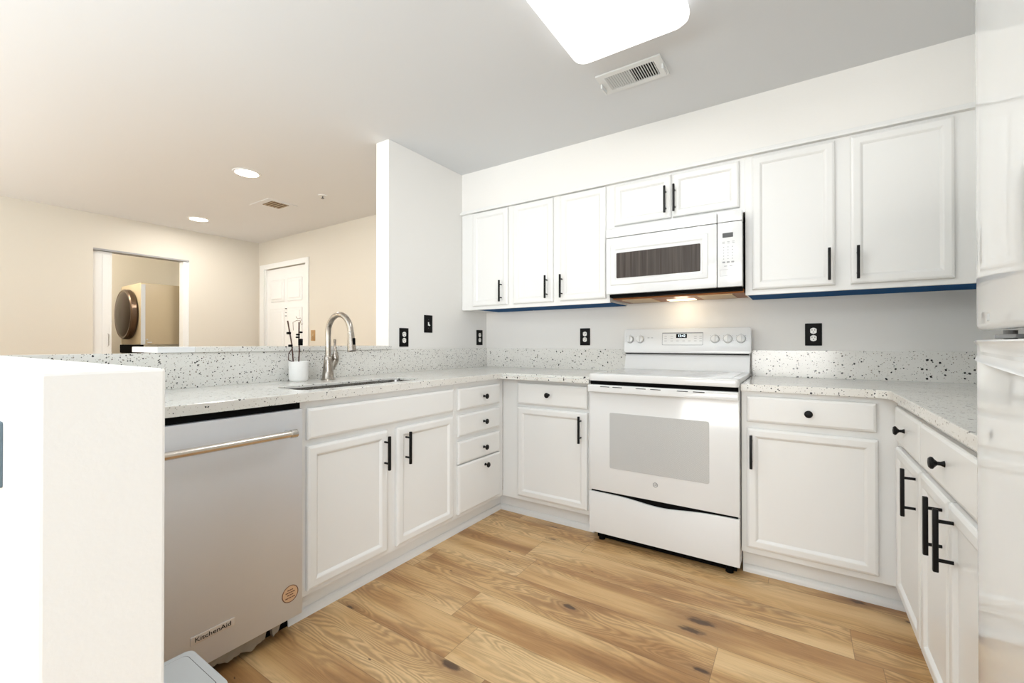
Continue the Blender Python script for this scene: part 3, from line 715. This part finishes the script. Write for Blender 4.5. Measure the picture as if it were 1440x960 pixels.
# ------------------------------------------------------------------ refrigerator, curved glossy doors facing -x
FY0, FY1 = -1.842, -2.60      # far and near edges of the doors
t = thing('refrigerator', 'glossy white top freezer refrigerator at right edge of the view', 'refrigerator', (2.45, FY0, 0))
obj('cabinet_box', box(B(), .075, .675, FY1 - FY0, -.001, .02, 1.742, .006), 'fridge', t)
def fdoor(z0, z1, r=.012):
    L = FY0 - FY1; n = 90; prof = []
    for i in range(n + 1):
        d_ = L * (i / n) ** 1.6 if i < n else L
        x_ = .0135 * math.exp(-d_ / .095) + .0135 * math.exp(-(L - d_) / .095)
        e_ = min(d_, L - d_)
        if e_ < .010: x_ += .010 - math.sqrt(max(0, .010 ** 2 - (.010 - e_) ** 2))
        prof.append((x_, -d_))
    b = bmesh.new(); K = 6; rings = []
    lv = [(z0, .010)] + [(z0 + r * (1 - math.cos(PI / 2 * k / K)), .010 * (1 - math.sin(PI / 2 * k / K))) for k in range(1, K + 1)]
    lv += [(z1 - r * (1 - math.cos(PI / 2 * k / K)), .010 * (1 - math.sin(PI / 2 * k / K))) for k in range(K, 0, -1)] + [(z1, .010)]
    for z, dx in lv: rings.append([b.verts.new((min(x_ + dx, .062), y_, z)) for x_, y_ in prof] + [b.verts.new((.065, prof[-1][1], z)), b.verts.new((.065, 0, z))])
    for a, c in zip(rings, rings[1:]):
        for i in range(len(a)): b.faces.new((a[i], a[(i + 1) % len(a)], c[(i + 1) % len(a)], c[i]))
    b.faces.new(rings[0][::-1]); b.faces.new(rings[-1]); bmesh.ops.recalc_face_normals(b, faces=b.faces)
    return b
fz = obj('freezer_door', fdoor(1.120, 1.745), 'fridge', t)
fd = obj('refrigerator_door', fdoor(.09, 1.104), 'fridge', t)
obj('gasket', box(B(), .066, .074, FY1 - FY0 + .02, -.025, .11, 1.73, .001), 'lgrey', t, smooth=False)
# scooped grip moulding along the top of the lower door
b = B(); n = 30; secs = []
for i in range(n + 1):
    u = i / n; y_ = -.004 - .70 * u
    low = 1.0685 - .020 * min(1, (u * .70) / .30)
    r_ = .022; dd_ = .004 + .70 * u
    if dd_ < r_: low += (r_ - math.sqrt(max(0, r_ * r_ - (r_ - dd_) ** 2))) * .8
    d_ = -y_; xb = .0135 * math.exp(-d_ / .095)
    if d_ < .010: xb += .006
    secs.append([(xb + .004, y_, 1.1035), (xb - .004, y_, 1.1035), (xb - .005, y_, 1.101), (xb - .002, y_, 1.096), (xb + .0005, y_, (1.096 + low) / 2), (xb - .003, y_, low + .005), (xb - .005, y_, low + .002), (xb - .001, y_, low), (xb + .004, y_, low)])
vs = [[b.verts.new(p) for p in s] for s in secs]
for a, c in zip(vs, vs[1:]):
    for i in range(len(a) - 1): b.faces.new((a[i], a[i + 1], c[i + 1], c[i]))
b.faces.new(vs[0]); b.faces.new(vs[-1][::-1]); bmesh.ops.recalc_face_normals(b, faces=b.faces)
obj('grip', b, 'appl', fd)
b = B(); box(b, .022, .066, -.14, -.055, 1.106, 1.112, .001); cyl(b, (.035, -.075, 1.104), (.035, -.075, 1.119), .008); obj('hinge', b, 'grey', t, smooth=False)
obj('badge', box(B(), -.0005 + .005, .008, -.105, -.090, 1.134, 1.146, .001), 'lgrey', fz, smooth=False)
for x_ in (.12, .6):
    for y_ in (-.06, FY1 - FY0 + .06): obj('foot', cyl(B(), (x_, y_, 0), (x_, y_, .03), .02), 'gap', t)
obj('toe_grille', box(B(), .03, .08, FY1 - FY0 + .01, -.01, .02, .085, .004), 'lgrey', t)

# ------------------------------------------------------------------ waste bin
t = thing('waste_bin', 'small pale grey lidded bin on floor behind the low end wall', 'bin', (.972, -2.565, 0))
b = B()
rings = []
for hx, hy, z in ((.085, .095, 0), (.088, .098, .006), (.100, .112, .27)):
    rings.append([b.verts.new((x, y, z)) for x, y in rrect(-hx, hx, -hy, hy, .02)])
for a, c in zip(rings, rings[1:]):
    for i in range(len(a)): b.faces.new((a[i], a[(i + 1) % len(a)], c[(i + 1) % len(a)], c[i]))
b.faces.new(rings[0][::-1]); b.faces.new(rings[-1]); bmesh.ops.recalc_face_normals(b, faces=b.faces)
obj('bucket', b, 'lgrey', t)
b = B(); prism(b, rrect(-.107, .107, -.118, .118, .02), .27, .297, bev=.005); ld = obj('lid', b, 'lgrey', t)
b = B(); prism(b, rrect(-.0885, .0885, -.0995, .0995, .014), .297, .2976, [rrect(-.087, .087, -.098, .098, .014)[::-1]]); obj('lid_seam', b, 'dgrey', ld, smooth=False)
b = B(); prism(b, rrect(-.087, .087, -.098, .098, .014), .297, .2985, bev=.0006); obj('lid_panel', b, 'lgrey', ld)

# ------------------------------------------------------------------ sockets and switches (local: facing -y)
def outlet(x, y, z, rz, label, group='black socket plates'):
    t = thing('wall_socket', label, 'socket', (x, y, z), rz, group)
    obj('plate', prism(B(), rrect(-.039, .039, -.062, .062, .003), 0, .005, mtx=FRONT, bev=.001), 'bplate', t)
    for s in (-1, 1):
        c_ = [(max(-.0145, min(.0145, .0175 * math.cos(i * PI / 16))), s * .0205 + .0165 * math.sin(i * PI / 16)) for i in range(32)]
        rc = obj('receptacle', prism(B(), c_, .005, .0075, mtx=FRONT), 'white', t, smooth=False)
        for x_ in (-.0065, .0065): obj('slot', box(B(), x_ - .0014, x_ + .0014, -.0082, -.0074, s * .0205 + .001, s * .0205 + .009), 'slot', rc, smooth=False)
        obj('slot', cyl(B(), (0, -.0074, s * .0205 - .007), (0, -.0082, s * .0205 - .007), .0026, n=10), 'slot', rc, smooth=False)
    obj('screw', cyl(B(), (0, -.005, 0), (0, -.0062, 0), .003, n=10), 'dgrey', t)
outlet(0, -.918, 1.139, PI / 2, 'black double socket on the divider wall below and left of switch')
outlet(0, -.096, 1.147, PI / 2, 'black double socket on the divider wall beside the inside corner')
outlet(.899, 0, 1.147, 0, 'black double socket on back wall left of the range')
outlet(2.267, 0, 1.148, 0, 'black double socket on back wall right of the range')
def switch(x, y, z, rz, label, m1='bplate', m2='white', group=None):
    t = thing('light_switch', label, 'light switch', (x, y, z), rz, group)
    obj('plate', prism(B(), rrect(-.040, .040, -.062, .062, .003), 0, .005, mtx=FRONT, bev=.001), m1, t)
    b = B(); box(b, -.005, .005, -.0065, -.004, -.012, .012, .0005); tb = bmesh.new(); box(tb, -.004, .004, -.016, 0, -.004, .004, .001)
    merge(b, tb, Matrix.Translation((0, -.004, -.004)) @ Matrix.Rotation(math.radians(28), 4, 'X')); obj('toggle', b, m2, t, smooth=False)
    for z_ in (-.03, .03): obj('screw', cyl(B(), (0, -.005, z_), (0, -.0062, z_), .003, n=10), 'dgrey', t)
switch(0, -.690, 1.237, PI / 2, 'black switch plate with white toggle on the divider wall')
switch(-2.50, 0, 1.192, 0, 'brass coloured switch plate beside the white entry door', 'gold', 'tan')
t = thing('cover_plate', 'dark blue-grey cover plate on the low end wall at left edge', 'cover plate', (1.196, -2.821, .935))
obj('plate', prism(B(), rrect(-.036, .036, -.048, .048, .004), 0, .006, mtx=FRONT, bev=.001), mat('blue_grey_plate', srgb(96, 112, 122), .4), t)
obj('socket_face', prism(B(), rrect(-.034, .034, .022, .044, .004), .006, .0075, mtx=FRONT), 'gap', t, smooth=False)

# ------------------------------------------------------------------ ceiling fixtures
t = thing('ceiling_light', 'square white glowing ceiling light with rounded corners', 'ceiling light', (1.612, -1.385, ZC))
obj('base', box(B(), -.2, .2, -.2, .2, -.02, 0, .004), 'plastic', t)
b = B(); rings = []
for s, z in ((.225, -.012), (.240, -.025), (.243, -.045), (.240, -.065), (.228, -.080), (.19, -.088), (.10, -.091)):
    rings.append([b.verts.new((x, y, z)) for x, y in rrect(-s, s, -s, s, .045)])
for a, c in zip(rings, rings[1:]):
    for i in range(len(a)): b.faces.new((a[i], a[(i + 1) % len(a)], c[(i + 1) % len(a)], c[i]))
b.faces.new(rings[-1]); b.faces.new(rings[0][::-1]); bmesh.ops.recalc_face_normals(b, faces=b.faces)
obj('diffuser', b, 'lamp', t)
l = area('ceiling_light_beam', (1.612, -1.385, ZC - .10), (0, 0, 0), .40, .40, 5, (.95, .98, 1)); l.parent = None

def downlight(x, y, label):
    t = thing('recessed_downlight', label, 'downlight', (x, y, ZC), 0, 'round recessed ceiling lights')
    obj('trim_ring', lathe(B(), [(.098, 0), (.096, .004), (.080, .006), (.078, .002), (.078, 0)], (0, 0, 0), (0, 0, -1), 36), 'plastic', t)
    obj('lens', lathe(B(), [(.078, 0), (.078, .003), (0, .0035)], (0, 0, 0), (0, 0, -1), 36), 'reces', t)
    area('downlight_beam', (x, y, ZC - .02), (0, 0, 0), .15, .15, 6, (1, .97, .92))
downlight(-1.355, -1.27, 'round recessed ceiling light nearer the kitchen')
downlight(-3.106, -.925, 'round recessed ceiling light nearer the laundry opening')
point('far_room_table_lamp', (-3.1, -3.9, 1.1), 7, .12, (1, .72, .42))
point('laundry_ceiling_lamp', (-4.4, -1.7, 2.25), 17, .12, (1, .93, .82))

t = thing('ceiling_vent', 'white slatted ceiling vent beside the square light', 'vent', (1.52, -.842, ZC), 0)
b = B(); prism(b, rrect(-.158, .158, -.088, .088, .004), -.008, 0, [rrect(-.120, .120, -.058, .058, .003)[::-1]], bev=.002); fr = obj('frame', b, 'plastic', t, smooth=False)
obj('backing', box(B(), -.12, .12, -.058, .058, -.002, -.0005), 'gap', t, smooth=False)
b = B()
for i in range(21):
    x_ = -.115 + i * .0115; s = bmesh.new(); box(s, -.0045, .0045, -.058, .058, -.0006, .0006)
    merge(b, s, Matrix.Translation((x_, 0, -.006)) @ Matrix.Rotation(math.radians(38 if x_ > 0 else -38), 4, 'Y'))
box(b, -.001, .003, -.058, .058, -.011, -.003); obj('slat', b, 'plastic', t, smooth=False)
for sx in (-.150, .150): obj('damper_tab', box(B(), sx - .004, sx + .004, -.02, .05, -.030, -.008, .001), 'plastic', t, smooth=False)
t = thing('ceiling_vent', 'small ceiling vent with dark brown grille in the far room', 'vent', (-1.975, -.735, ZC), 0)
b = B(); prism(b, rrect(-.17, .17, -.14, .14, .004), -.005, 0, bev=.002); obj('frame', b, 'ceil', t, smooth=False)
b = B(); box(b, -.04, .13, -.085, .075, -.008, -.004); obj('grille', b, mat('brown_grille', srgb(112, 88, 58), .6), t, smooth=False)
b = B()
for i in range(5): box(b, -.04, .13, -.075 + i * .034, -.071 + i * .034, -.011, -.007)
obj('slat', b, 'tan', t, smooth=False)
t = thing('fire_sprinkler', 'tiny ceiling sprinkler head near the divider wall', 'sprinkler', (-1.338, -.64, ZC))
obj('escutcheon', lathe(B(), [(.04, 0), (.036, .006), (.012, .008)], (0, 0, 0), (0, 0, -1)), 'plastic', t)
b = B(); cyl(b, (0, 0, -.006), (0, 0, -.025), .006); cyl(b, (0, 0, -.025), (0, 0, -.027), .014); obj('head', b, 'dgrey', t)
